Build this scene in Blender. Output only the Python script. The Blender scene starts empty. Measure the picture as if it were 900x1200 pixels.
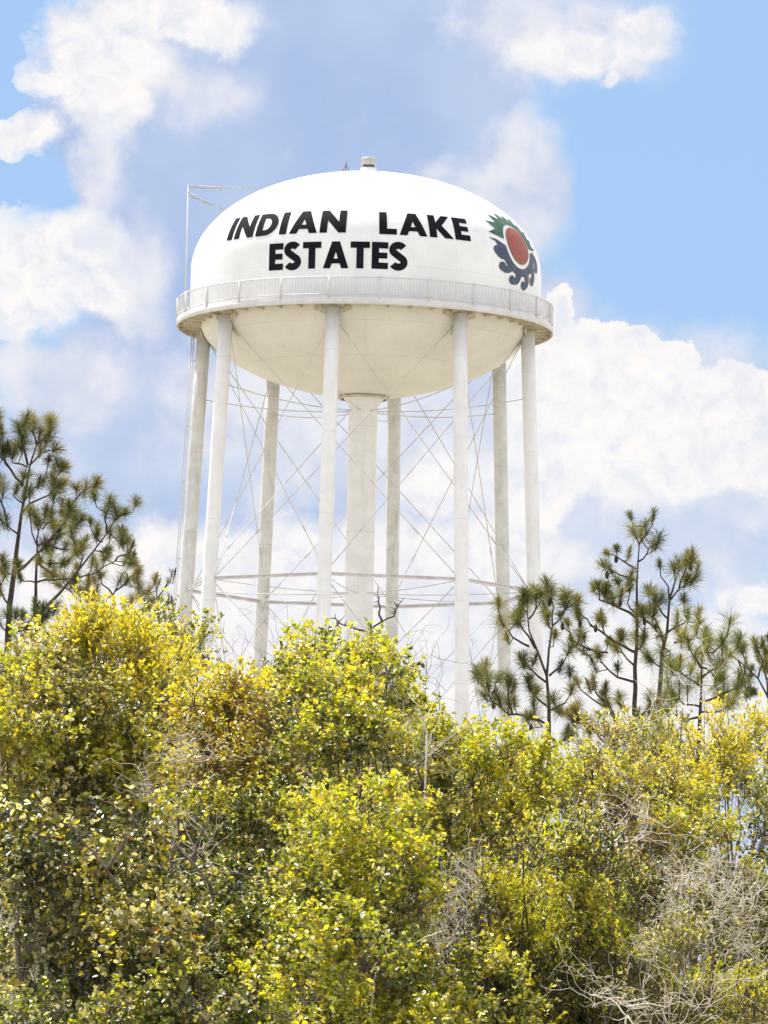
import bpy, math, random
import numpy as np
from mathutils import Vector, Matrix
from mathutils.geometry import tessellate_polygon

random.seed(7)
rng = np.random.default_rng(11)
scene = bpy.context.scene
col = scene.collection
D = 228.0                      # metres from the camera to the tower's axis
EYE = 1.6
F = 6000.0                     # focal length in pixels of a 900 x 1200 frame
PITCH, ROLL, YAW = [math.radians(a) for a in (6.1446, 1.2308, 0.2594)]
EXPO = 0.75

# ------------------------------------------------------------------ camera
def ray(px, py):
    X, Y = (px-450)/F, (py-600)/F
    c, s = math.cos(ROLL), math.sin(ROLL)
    x, yy = X*c+Y*s, -X*s+Y*c
    u = -yy
    cp, sp = math.cos(PITCH), math.sin(PITCH)
    y = cp-sp*u; z = sp+cp*u
    cy, sy = math.cos(YAW), math.sin(YAW)
    return Vector((x*cy+y*sy, -x*sy+y*cy, z))
def P(px, py, Y):
    """point of the world at distance Y in front of the camera"""
    d = ray(px, py)
    return Vector((0, 0, EYE))+d*(Y/d.y)
def rad(px, Y):
    return px*Y/F

cam = bpy.data.cameras.new('camera')
camo = bpy.data.objects.new('camera', cam); col.objects.link(camo)
cam.sensor_fit = 'VERTICAL'; cam.sensor_height = 24.0; cam.lens = 24.0*F/1200
cam.clip_start = 0.5; cam.clip_end = 6000
fw = ray(450, 600).normalized(); rt = (ray(550, 600)-ray(350, 600)).normalized()
up = rt.cross(fw).normalized()
M = Matrix((rt, up, -fw)).transposed().to_4x4()
M.translation = Vector((0, 0, EYE))
camo.matrix_world = M
scene.camera = camo

# ------------------------------------------------------------------ node helpers
class NT:
    def __init__(s, nt): s.nt = nt; nt.nodes.clear()
    def n(s, t, **kw):
        nd = s.nt.nodes.new(t)
        for k, v in kw.items(): setattr(nd, k, v)
        return nd
    def put(s, sock, v):
        if hasattr(v, 'is_output') or isinstance(v, bpy.types.NodeSocket): s.nt.links.new(v, sock)
        else: sock.default_value = v
    def m(s, op, a, b=None, c=None, clamp=False):
        nd = s.n('ShaderNodeMath', operation=op, use_clamp=clamp)
        for i, v in enumerate((a, b, c)):
            if v is not None: s.put(nd.inputs[i], v)
        return nd.outputs[0]
    def v(s, op, a, b=None):
        nd = s.n('ShaderNodeVectorMath', operation=op)
        s.put(nd.inputs[0], a)
        if b is not None: s.put(nd.inputs[1], b)
        return nd.outputs['Value'] if op in ('LENGTH', 'DOT_PRODUCT') else nd.outputs[0]
    def step(s, x, a, b, o0=0.0, o1=1.0, smooth=True):
        nd = s.n('ShaderNodeMapRange', interpolation_type='SMOOTHSTEP' if smooth else 'LINEAR')
        s.put(nd.inputs['Value'], x)
        for k, v in (('From Min', a), ('From Max', b), ('To Min', o0), ('To Max', o1)): s.put(nd.inputs[k], v)
        return nd.outputs[0]
    def noise(s, vec, scale, detail=5, rough=.55, out=0, **kw):
        nd = s.n('ShaderNodeTexNoise')
        if vec is not None: s.put(nd.inputs['Vector'], vec)
        nd.inputs['Scale'].default_value = scale; nd.inputs['Detail'].default_value = detail
        nd.inputs['Roughness'].default_value = rough
        return nd.outputs[out]
    def mix(s, f, a, b, blend='MIX'):
        nd = s.n('ShaderNodeMix', data_type='RGBA', blend_type=blend)
        s.put(nd.inputs[0], f)
        for i, v in ((6, a), (7, b)):
            if isinstance(v, tuple) and len(v) == 3: v = (*v, 1)
            s.put(nd.inputs[i], v)
        return nd.outputs[2]
def newmat(name):
    m = bpy.data.materials.new(name); m.use_nodes = True
    return m, NT(m.node_tree)

# ------------------------------------------------------------------ materials
def paint_mat(name, c1, c2, rough=.45, scale=1.2, streak=0.0, grime=(.30, .26, .20), seams=None):
    m, t = newmat(name)
    geo = t.n('ShaderNodeNewGeometry'); tc = t.n('ShaderNodeTexCoord')
    p = tc.outputs['Object']
    a = t.noise(p, scale, 6, .6)
    base = t.mix(t.step(a, .35, .65), c1, c2)
    if streak:
        mp = t.n('ShaderNodeMapping'); mp.inputs['Scale'].default_value = (3.0, 3.0, .22); t.put(mp.inputs['Vector'], p)
        st = t.noise(mp.outputs[0], 1.6, 7, .65)
        big = t.noise(p, .35, 3, .5)
        k = t.m('MULTIPLY', t.step(st, .52, .78), t.step(big, .4, .65))
        base = t.mix(t.m('MULTIPLY', k, streak), base, grime)
        fine = t.noise(p, 9, 5, .7)
        base = t.mix(t.m('MULTIPLY', t.step(fine, .60, .72), streak*.5), base, grime)
    if seams:
        # weld seams: vertical ones N to the round, level ones every dz metres, a little dirt along them
        N_, dz = seams
        sp = t.n('ShaderNodeSeparateXYZ'); t.put(sp.inputs[0], p)
        zz = t.m('FRACT', t.m('DIVIDE', sp.outputs[2], dz))
        ln = t.step(t.m('ABSOLUTE', t.m('SUBTRACT', zz, .5)), .5-.035/dz, .5-.012/dz)
        if N_:
            an = t.m('ARCTAN2', sp.outputs[0], t.m('SUBTRACT', 228.0, sp.outputs[1]))
            fr_ = t.m('FRACT', t.m('MULTIPLY', an, N_/6.28318))
            ln = t.m('MAXIMUM', ln, t.step(t.m('ABSOLUTE', t.m('SUBTRACT', fr_, .5)), .488, .496))
        base = t.mix(t.m('MULTIPLY', ln, t.m('MULTIPLY', .26, t.step(t.noise(p, 1.1, 4, .6), .3, .7, .3, 1.0))), base, grime)
        # rain streaks that start under the seams
        mp2 = t.n('ShaderNodeMapping'); mp2.inputs['Scale'].default_value = (2.2, 2.2, .12); t.put(mp2.inputs['Vector'], p)
        base = t.mix(t.m('MULTIPLY', t.step(t.noise(mp2.outputs[0], 1.9, 6, .6), .56, .80), .22), base, grime)
    bs = t.n('ShaderNodeBsdfPrincipled'); t.put(bs.inputs['Base Color'], base); bs.inputs['Roughness'].default_value = rough
    bs.inputs['Specular IOR Level'].default_value = .35
    bp = t.n('ShaderNodeBump'); bp.inputs['Strength'].default_value = .25; bp.inputs['Distance'].default_value = .02
    t.put(bp.inputs['Height'], t.noise(p, 2.5, 5, .6)); t.put(bs.inputs['Normal'], bp.outputs[0])
    o = t.n('ShaderNodeOutputMaterial'); t.put(o.inputs[0], bs.outputs[0])
    return m
M_TANK = paint_mat('white_tank_paint', (.765, .785, .82), (.70, .715, .75), .38, .5, .22, (.50, .47, .43), (24, 1.9))
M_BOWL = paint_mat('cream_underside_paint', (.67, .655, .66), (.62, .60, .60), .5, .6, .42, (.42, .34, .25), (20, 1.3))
M_LEG = paint_mat('column_paint', (.75, .76, .80), (.69, .695, .73), .5, 1.2, .45, (.36, .34, .31), (0, 3.6))
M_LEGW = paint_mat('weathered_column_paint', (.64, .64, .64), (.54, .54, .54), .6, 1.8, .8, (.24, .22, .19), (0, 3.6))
M_RAIL = paint_mat('railing_paint', (.62, .62, .65), (.54, .54, .57), .5, 2.0, .2)
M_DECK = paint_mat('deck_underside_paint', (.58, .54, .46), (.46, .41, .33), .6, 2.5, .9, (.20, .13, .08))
M_ROD = paint_mat('painted_steel_rod', (.62, .61, .61), (.48, .47, .47), .5, 2.0, .4)
M_STRUT = paint_mat('painted_steel_strut', (.66, .64, .66), (.54, .51, .56), .5, 2.0, .5, (.3, .25, .25))
M_DARK = paint_mat('dark_galvanised_steel', (.16, .15, .14), (.08, .08, .08), .6, 6.0)
M_VENT = paint_mat('grey_galvanised_steel', (.42, .41, .38), (.30, .29, .27), .5, 5.0, .5)
M_BLACK = paint_mat('black_lettering_paint', (.006, .006, .010), (.011, .011, .016), .7, 1.4)
[n_ for n_ in M_BLACK.node_tree.nodes if n_.type == 'BSDF_PRINCIPLED'][0].inputs['Specular IOR Level'].default_value = .08
M_RED = paint_mat('red_emblem_paint', (.30, .055, .035), (.24, .075, .05), .5, 1.2, .3, (.25, .12, .1))
M_GREEN = paint_mat('green_emblem_paint', (.020, .085, .045), (.06, .14, .09), .5, 1.3, .3, (.02, .04, .03))
M_NAVY = paint_mat('navy_emblem_paint', (.038, .055, .11), (.06, .075, .13), .5, 1.3, .2, (.04, .05, .09))
M_WHITE = paint_mat('white_emblem_paint', (.80, .80, .79), (.78, .78, .77), .4, 1)
M_CONC = paint_mat('concrete', (.36, .34, .31), (.28, .27, .25), .85, 2.0, .4)

def bark_mat(name, c1, c2, rough=.9):
    m, t = newmat(name)
    p = t.n('ShaderNodeTexCoord').outputs['Object']
    base = t.mix(t.step(t.noise(p, 9, 6, .7), .38, .62), c1, c2)
    bs = t.n('ShaderNodeBsdfPrincipled'); t.put(bs.inputs['Base Color'], base); bs.inputs['Roughness'].default_value = rough
    bp = t.n('ShaderNodeBump'); bp.inputs['Strength'].default_value = .6; bp.inputs['Distance'].default_value = .02
    t.put(bp.inputs['Height'], t.noise(p, 30, 5, .6)); t.put(bs.inputs['Normal'], bp.outputs[0])
    o = t.n('ShaderNodeOutputMaterial'); t.put(o.inputs[0], bs.outputs[0])
    return m
M_BARK = bark_mat('shrub_bark', (.07, .052, .04), (.17, .14, .11))
M_PBARK = bark_mat('pine_bark', (.035, .026, .024), (.075, .052, .042))
M_PALE = bark_mat('dry_pale_wood', (.60, .53, .43), (.74, .68, .58))
M_DTWIG = bark_mat('dark_bare_wood', (.06, .045, .04), (.12, .10, .09))

def leaf_mat(name, trans=.45, rough=.4, spec=.5, gain=1.6):
    m, t = newmat(name)
    at = t.n('ShaderNodeAttribute'); at.attribute_name = 'tint'; at.attribute_type = 'GEOMETRY'
    p = t.n('ShaderNodeTexCoord').outputs['Object']
    base = t.mix(t.m('MULTIPLY', t.step(t.noise(p, 60, 3, .6), .55, .75), .35), at.outputs['Color'],
                 t.mix(1.0, at.outputs['Color'], (.75, .60, .45), 'MULTIPLY'))
    bs = t.n('ShaderNodeBsdfPrincipled'); t.put(bs.inputs['Base Color'], base); bs.inputs['Roughness'].default_value = rough
    bs.inputs['Specular IOR Level'].default_value = spec
    tr = t.n('ShaderNodeBsdfTranslucent')
    tcol = t.mix(1.0, base, (gain*1.05, gain, gain*.35), 'MULTIPLY')
    t.put(tr.inputs[0], tcol)
    mx = t.n('ShaderNodeMixShader'); mx.inputs[0].default_value = trans
    t.put(mx.inputs[1], bs.outputs[0]); t.put(mx.inputs[2], tr.outputs[0])
    o = t.n('ShaderNodeOutputMaterial'); t.put(o.inputs[0], mx.outputs[0])
    return m
M_LEAF = leaf_mat('broad_leaf', .44, .30, .8, 1.75)
M_NEEDLE = leaf_mat('pine_needle', .30, .45, .4, 1.3)

# ------------------------------------------------------------------ mesh helpers
class MB:
    """collects shapes and links them as one mesh object"""
    def __init__(s): s.vs = []; s.fs = []; s.n = 0; s.smooth = True
    def add(s, verts, faces):
        b = s.n; s.vs.extend([tuple(v) for v in verts]); s.n += len(verts)
        s.fs.extend([tuple(i+b for i in f) for f in faces])
    def box(s, c, size, rot=None):
        c = Vector(c); hx, hy, hz = [a/2 for a in size]
        vs = [Vector((x*hx, y*hy, z*hz)) for x in (-1, 1) for y in (-1, 1) for z in (-1, 1)]
        if rot is not None: vs = [rot @ v for v in vs]
        s.add([v+c for v in vs], [(0, 1, 3, 2), (4, 6, 7, 5), (0, 4, 5, 1), (2, 3, 7, 6), (0, 2, 6, 4), (1, 5, 7, 3)])
    def beam(s, a, b, w, h):
        a, b = Vector(a), Vector(b); d = (b-a); L = d.length; d.normalize()
        upv = Vector((0, 0, 1)) if abs(d.z) < .95 else Vector((1, 0, 0))
        x = d.cross(upv).normalized(); z = x.cross(d)
        s.box((a+b)/2, (w, L, h), Matrix((x, d, z)).transposed())
    def tube(s, pts, rs, n=6, cap=True):
        pts = [Vector(p) for p in pts]
        if not hasattr(rs, '__len__'): rs = [rs]*len(pts)
        vs = []; ref = None
        for i, p in enumerate(pts):
            d = (pts[min(i+1, len(pts)-1)]-pts[max(i-1, 0)])
            if d.length < 1e-9: d = Vector((0, 0, 1))
            d.normalize()
            if ref is None: ref = Vector((1, 0, 0)) if abs(d.x) < .9 else Vector((0, 1, 0))
            x = (ref-d*ref.dot(d)).normalized(); y = d.cross(x); ref = x
            for k in range(n):
                a = 2*math.pi*k/n; vs.append(p+(x*math.cos(a)+y*math.sin(a))*rs[i])
        fs = [(i*n+k, i*n+(k+1) % n, (i+1)*n+(k+1) % n, (i+1)*n+k) for i in range(len(pts)-1) for k in range(n)]
        if cap and n > 2:
            fs.append(tuple(range(n-1, -1, -1))); e = (len(pts)-1)*n; fs.append(tuple(range(e, e+n)))
        s.add(vs, fs)
    def lathe(s, prof, c=(0, 0, 0), n=96):
        """prof: (radius, z) from bottom to top on the outside"""
        vs = []; fs = []; ring = []
        for r, z in prof:
            if r < 1e-4: ring.append([len(vs)]); vs.append((c[0], c[1], c[2]+z))
            else:
                ring.append(list(range(len(vs), len(vs)+n)))
                for k in range(n):
                    a = 2*math.pi*k/n; vs.append((c[0]+r*math.cos(a), c[1]+r*math.sin(a), c[2]+z))
        for i in range(len(ring)-1):
            A, B = ring[i], ring[i+1]
            for k in range(n):
                k2 = (k+1) % n
                if len(A) == 1 and len(B) == 1: continue
                if len(A) == 1: fs.append((A[0], B[k2], B[k]))
                elif len(B) == 1: fs.append((A[k], A[k2], B[0]))
                else: fs.append((A[k], A[k2], B[k2], B[k]))
        s.add(vs, fs)
    def build(s, name, mat, parent=None, smooth=True):
        me = bpy.data.meshes.new(name); me.from_pydata(s.vs, [], s.fs); me.update()
        if smooth: me.polygons.foreach_set('use_smooth', [True]*len(me.polygons))
        me.materials.append(mat)
        o = bpy.data.objects.new(name, me); col.objects.link(o)
        if parent is not None: o.parent = parent; o.matrix_parent_inverse = Matrix.Translation(-parent_loc(parent))
        return o
def parent_loc(p):
    return Vector(p.location) if p.parent is None else Vector((0, 0, 0))
def thing(name, loc, label, cat, group=None):
    o = bpy.data.objects.new(name, None); col.objects.link(o); o.location = loc; o.empty_display_size = .5
    o['label'] = label; o['category'] = cat
    if group: o['group'] = group
    return o

# ------------------------------------------------------------------ world: daylight sky with cumulus
SUN_EL, SUN_AZ = math.radians(64), math.radians(-44)     # azimuth from +Y towards +X
w = bpy.data.worlds.new('World'); scene.world = w; w.use_nodes = True
t = NT(w.node_tree)
sky = t.n('ShaderNodeTexSky', sky_type='NISHITA', sun_disc=False)
sky.sun_elevation = SUN_EL; sky.sun_rotation = SUN_AZ; sky.air_density = 1.0; sky.dust_density = .6; sky.ozone_density = 1.5
SK = .10
gen = t.n('ShaderNodeTexCoord').outputs['Generated']
sep = t.n('ShaderNodeSeparateXYZ'); t.put(sep.inputs[0], gen)
ysafe = t.m('MAXIMUM', sep.outputs[1], .05)
ax = t.m('DIVIDE', sep.outputs[0], ysafe); ez = t.m('DIVIDE', sep.outputs[2], ysafe)
comb = t.n('ShaderNodeCombineXYZ'); t.put(comb.inputs[0], ax); t.put(comb.inputs[1], ez)
ae = comb.outputs[0]
# billow: domain warp + fractal noise in direction space
warpn = t.noise(ae, 38, 6, .6, out=1)
warp = t.v('SCALE', t.v('SUBTRACT', warpn, (.5, .5, .5))); warp.node.inputs['Scale'].default_value = .016
q = t.v('ADD', ae, warp)
warp2 = t.v('SCALE', t.v('SUBTRACT', t.noise(ae, 150, 7, .62, out=1), (.5, .5, .5))); warp2.node.inputs['Scale'].default_value = .0075
q = t.v('ADD', q, warp2)
def blob_field(blobs):
    f = None
    for (px, py, sx, sy) in blobs:
        d = ray(px, py); c = (d.x/d.y, d.z/d.y, 0)
        l = t.v('LENGTH', t.v('MULTIPLY', t.v('SUBTRACT', q, c), (F/sx, F/sy, 0)))
        v = t.m('SUBTRACT', 1.0, l)
        if f is None: f = v
        else: f = t.m('SMOOTH_MAX', f, v, .18)
    return f
E2 = 2**EXPO
def lin(r, g, b):
    return tuple((((c/255+.055)/1.055)**2.4 if c > 10 else c/255/12.92)/E2 for c in (r, g, b))+(1,)
n1 = t.noise(ae, 75, 8, .55); n2 = t.noise(ae, 30, 5, .5); n3 = t.noise(q, 170, 5, .6)
def mask(field, amp, lo, hi):
    return t.step(t.m('ADD', field, t.m('MULTIPLY', t.m('SUBTRACT', n1, .5), amp)), lo, hi)
# 1: thin blue-violet cloud sheet
L = blob_field([(330, 110, 210, 190), (260, 330, 170, 190), (420, 60, 200, 160), (500, 180, 130, 170), (200, 500, 190, 170), (560, 210, 75, 60),
                (120, 560, 160, 120), (330, 560, 260, 190), (300, 420, 230, 160), (550, 420, 160, 130), (110, 100, 70, 120), (620, 230, 46, 50), (150, 200, 60, 120)])
mL = mask(L, .6, -.06, .16)
# 2: pale grey-white veils
G = blob_field([(690, 40, 120, 75), (600, 30, 80, 80), (725, 85, 44, 26), (610, 190, 60, 70), (560, 260, 100, 80), (80, 450, 120, 70), (50, 560, 60, 60),
                (120, 190, 40, 80), (160, 330, 50, 100), (700, 620, 300, 120), (60, 700, 300, 115), (300, 700, 300, 115), (560, 700, 260, 120),
                (230, 110, 90, 60), (760, 470, 200, 110), (640, 400, 60, 90), (430, 520, 330, 120), (380, 460, 300, 80), (545, 540, 130, 120), (450, 980, 700, 190), (450, 1200, 800, 190)])
mG = t.m('MULTIPLY', mask(G, .9, -.14, .62), .97)
# 3: bright cumulus: crisp towards the blue, fraying into the sheet
W = blob_field([(110, 55, 80, 85), (62, 95, 42, 30), (200, 15, 120, 42), (135, 120, 50, 46), (160, 75, 60, 60), (44, 160, 40, 32), (10, 165, 40, 26), (95, 100, 50, 70),
                (50, 310, 85, 70), (100, 285, 62, 52), (45, 360, 66, 46), (115, 345, 50, 44), (240, 30, 80, 34),
                (670, 60, 100, 40), (745, 40, 60, 44), (705, 95, 24, 16),
                (712, 415, 50, 42), (690, 470, 75, 70), (765, 430, 62, 48), (825, 475, 80, 48), (885, 495, 60, 56), (650, 370, 22, 34), (640, 470, 70, 100),
                (755, 388, 22, 12), (740, 540, 130, 60), (650, 570, 90, 70), (870, 570, 60, 60), (870, 695, 70, 26), (800, 745, 190, 52), (330, 790, 460, 140), (720, 840, 360, 130),
                (180, 640, 130, 50), (60, 720, 160, 90), (520, 560, 80, 60), (330, 660, 240, 60), (560, 650, 160, 60)])
mW0 = mask(W, .42, -.02, .06)
mW1 = mask(W, .6, -.03, .55)
soft = t.step(t.m('ADD', ax, t.m('MULTIPLY', n2, .02)), -.068, -.052)      # the left towers fray eastwards into the sheet
soft = t.m('MULTIPLY', soft, t.step(ax, .022, .030, 1, 0))
soft = t.m('MAXIMUM', soft, t.m('MULTIPLY', t.step(ez, .176, .190), t.step(ax, -.03, 0)))
soft = t.m('MAXIMUM', soft, t.step(ez, .102, .118, 1, 0))
mW = t.m('ADD', t.m('MULTIPLY', mW0, t.m('SUBTRACT', 1.0, soft)), t.m('MULTIPLY', mW1, soft))
# 4: blue windows low on the right and left
B = blob_field([(885, 640, 50, 34), (740, 640, 70, 26), (850, 590, 80, 24), (800, 610, 110, 36), (110, 560, 120, 40), (230, 560, 90, 50), (690, 605, 40, 40)])
mB = mask(B, .8, -.1, .6); mB = t.m('MULTIPLY', mB, .6)
# open cumulus field for the unseen sky, thickened and brightened to light the tower
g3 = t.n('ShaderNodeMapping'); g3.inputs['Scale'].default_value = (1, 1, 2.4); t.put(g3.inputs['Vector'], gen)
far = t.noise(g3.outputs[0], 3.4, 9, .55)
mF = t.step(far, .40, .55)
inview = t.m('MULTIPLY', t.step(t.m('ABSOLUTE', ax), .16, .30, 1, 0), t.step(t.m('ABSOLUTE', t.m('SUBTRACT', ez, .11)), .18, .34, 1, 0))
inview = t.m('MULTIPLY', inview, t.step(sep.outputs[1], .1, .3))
skyc = t.v('SCALE', sky.outputs[0]); skyc.node.inputs['Scale'].default_value = SK
blue = t.mix(.85, skyc, lin(163, 199, 243))
lav = t.mix(t.step(n2, .3, .7), lin(173, 194, 233), lin(190, 207, 237))
lav = t.mix(t.m('MULTIPLY', t.step(n3, .55, .8), .25), lav, lin(205, 216, 240))
gre = t.mix(t.step(n1, .35, .65), lin(214, 221, 238), lin(236, 238, 245))
deep = t.step(W, .05, .75)
sh = t.m('ADD', t.m('MULTIPLY', n3, .75), t.m('MULTIPLY', n2, .35))
whi = t.mix(t.step(sh, .36, .66), t.mix(deep, lin(236, 239, 246), lin(229, 233, 244)), lin(254, 251, 249))
c = t.mix(mL, blue, lav)
c = t.mix(mG, c, gre)
c = t.mix(mW, c, whi)
c = t.mix(mB, c, lin(196, 212, 240))
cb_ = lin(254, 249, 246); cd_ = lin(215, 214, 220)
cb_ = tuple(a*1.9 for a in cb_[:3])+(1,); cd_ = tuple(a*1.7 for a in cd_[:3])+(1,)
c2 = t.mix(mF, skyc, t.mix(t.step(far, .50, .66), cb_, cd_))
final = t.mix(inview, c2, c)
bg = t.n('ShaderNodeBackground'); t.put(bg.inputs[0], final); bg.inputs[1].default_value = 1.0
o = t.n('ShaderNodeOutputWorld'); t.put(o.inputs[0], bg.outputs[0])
w.cycles.sampling_method = 'MANUAL'; w.cycles.sample_map_resolution = 512

sl = bpy.data.lights.new('sun', 'SUN'); sl.energy = 4.7; sl.angle = math.radians(.53); sl.color = (1, .95, .86)
so = bpy.data.objects.new('sun', sl); col.objects.link(so)
sd = Vector((math.sin(SUN_AZ)*math.cos(SUN_EL), math.cos(SUN_AZ)*math.cos(SUN_EL), math.sin(SUN_EL)))
so.rotation_euler = sd.to_track_quat('Z', 'Y').to_euler(); so.location = (0, 100, 80)

# ------------------------------------------------------------------ ground
def ground_mat():
    m, t = newmat('dry_grass_and_sand')
    p = t.n('ShaderNodeTexCoord').outputs['Object']
    a = t.noise(p, .12, 5, .6); b = t.noise(p, 2.2, 7, .7)
    base = t.mix(t.step(a, .4, .6), (.42, .38, .30), (.52, .47, .39))
    base = t.mix(t.step(b, .42, .60), base, (.27, .26, .14))
    bs = t.n('ShaderNodeBsdfPrincipled'); t.put(bs.inputs['Base Color'], base); bs.inputs['Roughness'].default_value = 1
    bp = t.n('ShaderNodeBump'); bp.inputs['Strength'].default_value = 1; bp.inputs['Distance'].default_value = .15
    t.put(bp.inputs['Height'], t.noise(p, 5, 8, .75)); t.put(bs.inputs['Normal'], bp.outputs[0])
    o = t.n('ShaderNodeOutputMaterial'); t.put(o.inputs[0], bs.outputs[0])
    return m
M_GROUND = ground_mat()
def gz(x, y):
    """ground height: flat with a low bank behind the left of the thicket"""
    r = math.exp(-((x+6.0)/3.2)**2-((y-74)/5.0)**2)*4.7
    return r
g = MB()
xs = sorted(set([-3000, -1000, -300, -100]+list(np.arange(-40, 41, 1.0))+[60, 100, 300, 1000, 3000]))
ys = sorted(set([-3000, -500, -100, -20]+list(np.arange(0, 120, 1.5))+[140, 180, 228, 300, 600, 1500, 4000]))
nx = len(xs)
g.add([(x, y, gz(x, y)) for y in ys for x in xs],
      [(j*nx+i, j*nx+i+1, (j+1)*nx+i+1, (j+1)*nx+i) for j in range(len(ys)-1) for i in range(nx-1)])
go = g.build('ground', M_GROUND); go['kind'] = 'structure'

# ------------------------------------------------------------------ water tower
TOW = Vector((0, D, 0))
tower = thing('water_tower', TOW, 'tall white elevated water tower on eight columns with black lettering', 'water tower')
RT, ZQ, HD = 7.88, 36.87, 4.53
ZF = 34.56
TH0 = math.radians(-11.6+.594)
LEGA = [TH0+math.radians(45*k) for k in range(8)]
def pol(th, r, z): return Vector((r*math.sin(th), D-r*math.cos(th), z))
def legr(z): return 7.41+(34.27-z)*.0442

# tank roof and shell
prof = [(RT, ZF-.03), (RT, 35.2), (RT, 36.0), (RT, ZQ)]
for i in range(1, 41):
    a = math.pi/2*i/40; prof.append((RT*math.cos(a) if i < 40 else 0, ZQ+HD*math.sin(a)))
mb = MB(); mb.lathe(prof, (0, D, 0), 144); tank = mb.build('tank', M_TANK, tower)
# bowl
prof = []
RB, HB, NB = 7.40, 3.23, 1.74
for i in range(0, 41):
    a = math.pi/2*i/40; prof.append((max(RB*math.sin(a)**(2/NB), 0 if i == 0 else .01), ZF-.06-HB*(math.cos(a)**(2/NB) if i < 40 else 0)))
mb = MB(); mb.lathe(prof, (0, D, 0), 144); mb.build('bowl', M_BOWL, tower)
# balcony walkway: floor with fascia, brackets under it
RBO = 8.43
mb = MB()
mb.lathe([(7.2, ZF-.06), (7.2, ZF-.08), (RBO-.03, ZF-.08), (RBO-.03, ZF-.27), (RBO+.02, ZF-.27), (RBO+.02, ZF+.03), (RBO-.03, ZF+.03), (RBO-.03, ZF), (RT-.05, ZF)], (0, D, 0), 192)
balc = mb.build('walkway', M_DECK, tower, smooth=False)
mb = MB(); mb.lathe([(RBO+.024, ZF-.275), (RBO+.032, ZF-.27), (RBO+.032, ZF+.03), (RBO+.024, ZF+.035)], (0, D, 0), 192)
mb.build('fascia', M_RAIL, balc, smooth=True)
for k in range(48):
    th = TH0+2*math.pi*(k+.5)/48
    a, b = pol(th, RT-.75, ZF-.20), pol(th, RBO-.05, ZF-.15)
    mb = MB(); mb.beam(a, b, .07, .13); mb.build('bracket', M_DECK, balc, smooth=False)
# railing: rails and balusters
mb = MB()
NS = 192
for z, rr in ((35.47, .032), (34.72, .028)):
    mb.tube([pol(2*math.pi*i/NS, RBO, z) for i in range(NS+1)], rr, 6, cap=False)
for k in range(24*16):
    if k % 16 == 0: continue
    th = TH0+2*math.pi*k/384
    mb.tube([pol(th, RBO, 34.72), pol(th, RBO, 35.47)], .0115, 4, cap=False)
rail = mb.build('railing', M_RAIL, tower)
for k in range(24):
    th = TH0+2*math.pi*k/24
    mb = MB(); mb.tube([pol(th, RBO+.005, ZF-.05), pol(th, RBO+.005, 35.51)], .055, 8); mb.build('railing_post', M_RAIL, rail)
# columns
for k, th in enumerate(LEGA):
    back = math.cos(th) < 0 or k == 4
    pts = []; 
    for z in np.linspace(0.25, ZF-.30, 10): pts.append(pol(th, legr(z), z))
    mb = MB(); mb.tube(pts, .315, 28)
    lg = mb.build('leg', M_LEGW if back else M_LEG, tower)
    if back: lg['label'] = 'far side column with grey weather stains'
    # gusset plates where the column meets the bowl, base plate and footing
    mb = MB()
    rdir = Vector((math.sin(th), -math.cos(th), 0)); tdir = Vector((math.cos(th), math.sin(th), 0))
    for s in (-1, 1):
        p0 = pol(th, 7.4, 34.1)+tdir*.30*s
        mb.beam(p0, p0+tdir*.5*s+Vector((0, 0, .20)), .05, .22)
    mb.beam(pol(th, 7.0, 33.9), pol(th, 6.6, 33.6), .10, .5)
    mb.build('gusset', M_DECK, lg, smooth=False)
    mb = MB(); mb.lathe([(.0, .0), (.95, .0), (.95, .24), (.55, .25), (0, .25)], tuple(pol(th, legr(0), -.0)), 24)
    mb.build('footing', M_CONC, lg, smooth=False)
# riser pipe
mb = MB(); mb.lathe([(.9, 0), (.9, .3), (.64, .35), (.64, 30.9), (.70, 30.95), (.78, 31.12), (1.0, 31.32), (1.3, 31.5)], (0, D, 0), 48)
for z in (6, 12, 18, 24, 29.9): mb.lathe([(.64, z-.05), (.655, z-.045), (.655, z+.045), (.64, z+.05)], (0, D, 0), 48)
riser = mb.build('riser_pipe', M_LEG, tower)
mb = MB(); mb.lathe([(1.02, 31.20), (1.14, 31.20), (1.14, 31.30), (1.02, 31.34)], (0, D, 0), 48); mb.build('collar', M_DECK, riser)
# horizontal struts on three levels, built as channels between the columns
for zs in (22.58, 10.9):
    for k in range(8):
        a, b = LEGA[k], LEGA[(k+1) % 8]
        A, B = pol(a, legr(zs), zs), pol(b, legr(zs), zs); d = (B-A).normalized()
        A += d*.28; B -= d*.28
        mb = MB(); mb.beam(A+Vector((0, 0, .06)), B+Vector((0, 0, .06)), .15, .03); mb.beam(A-Vector((0, 0, .06)), B-Vector((0, 0, .06)), .15, .03)
        mb.beam(A, B, .035, .088)
        mb.build('strut', M_STRUT, tower, smooth=False)
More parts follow.
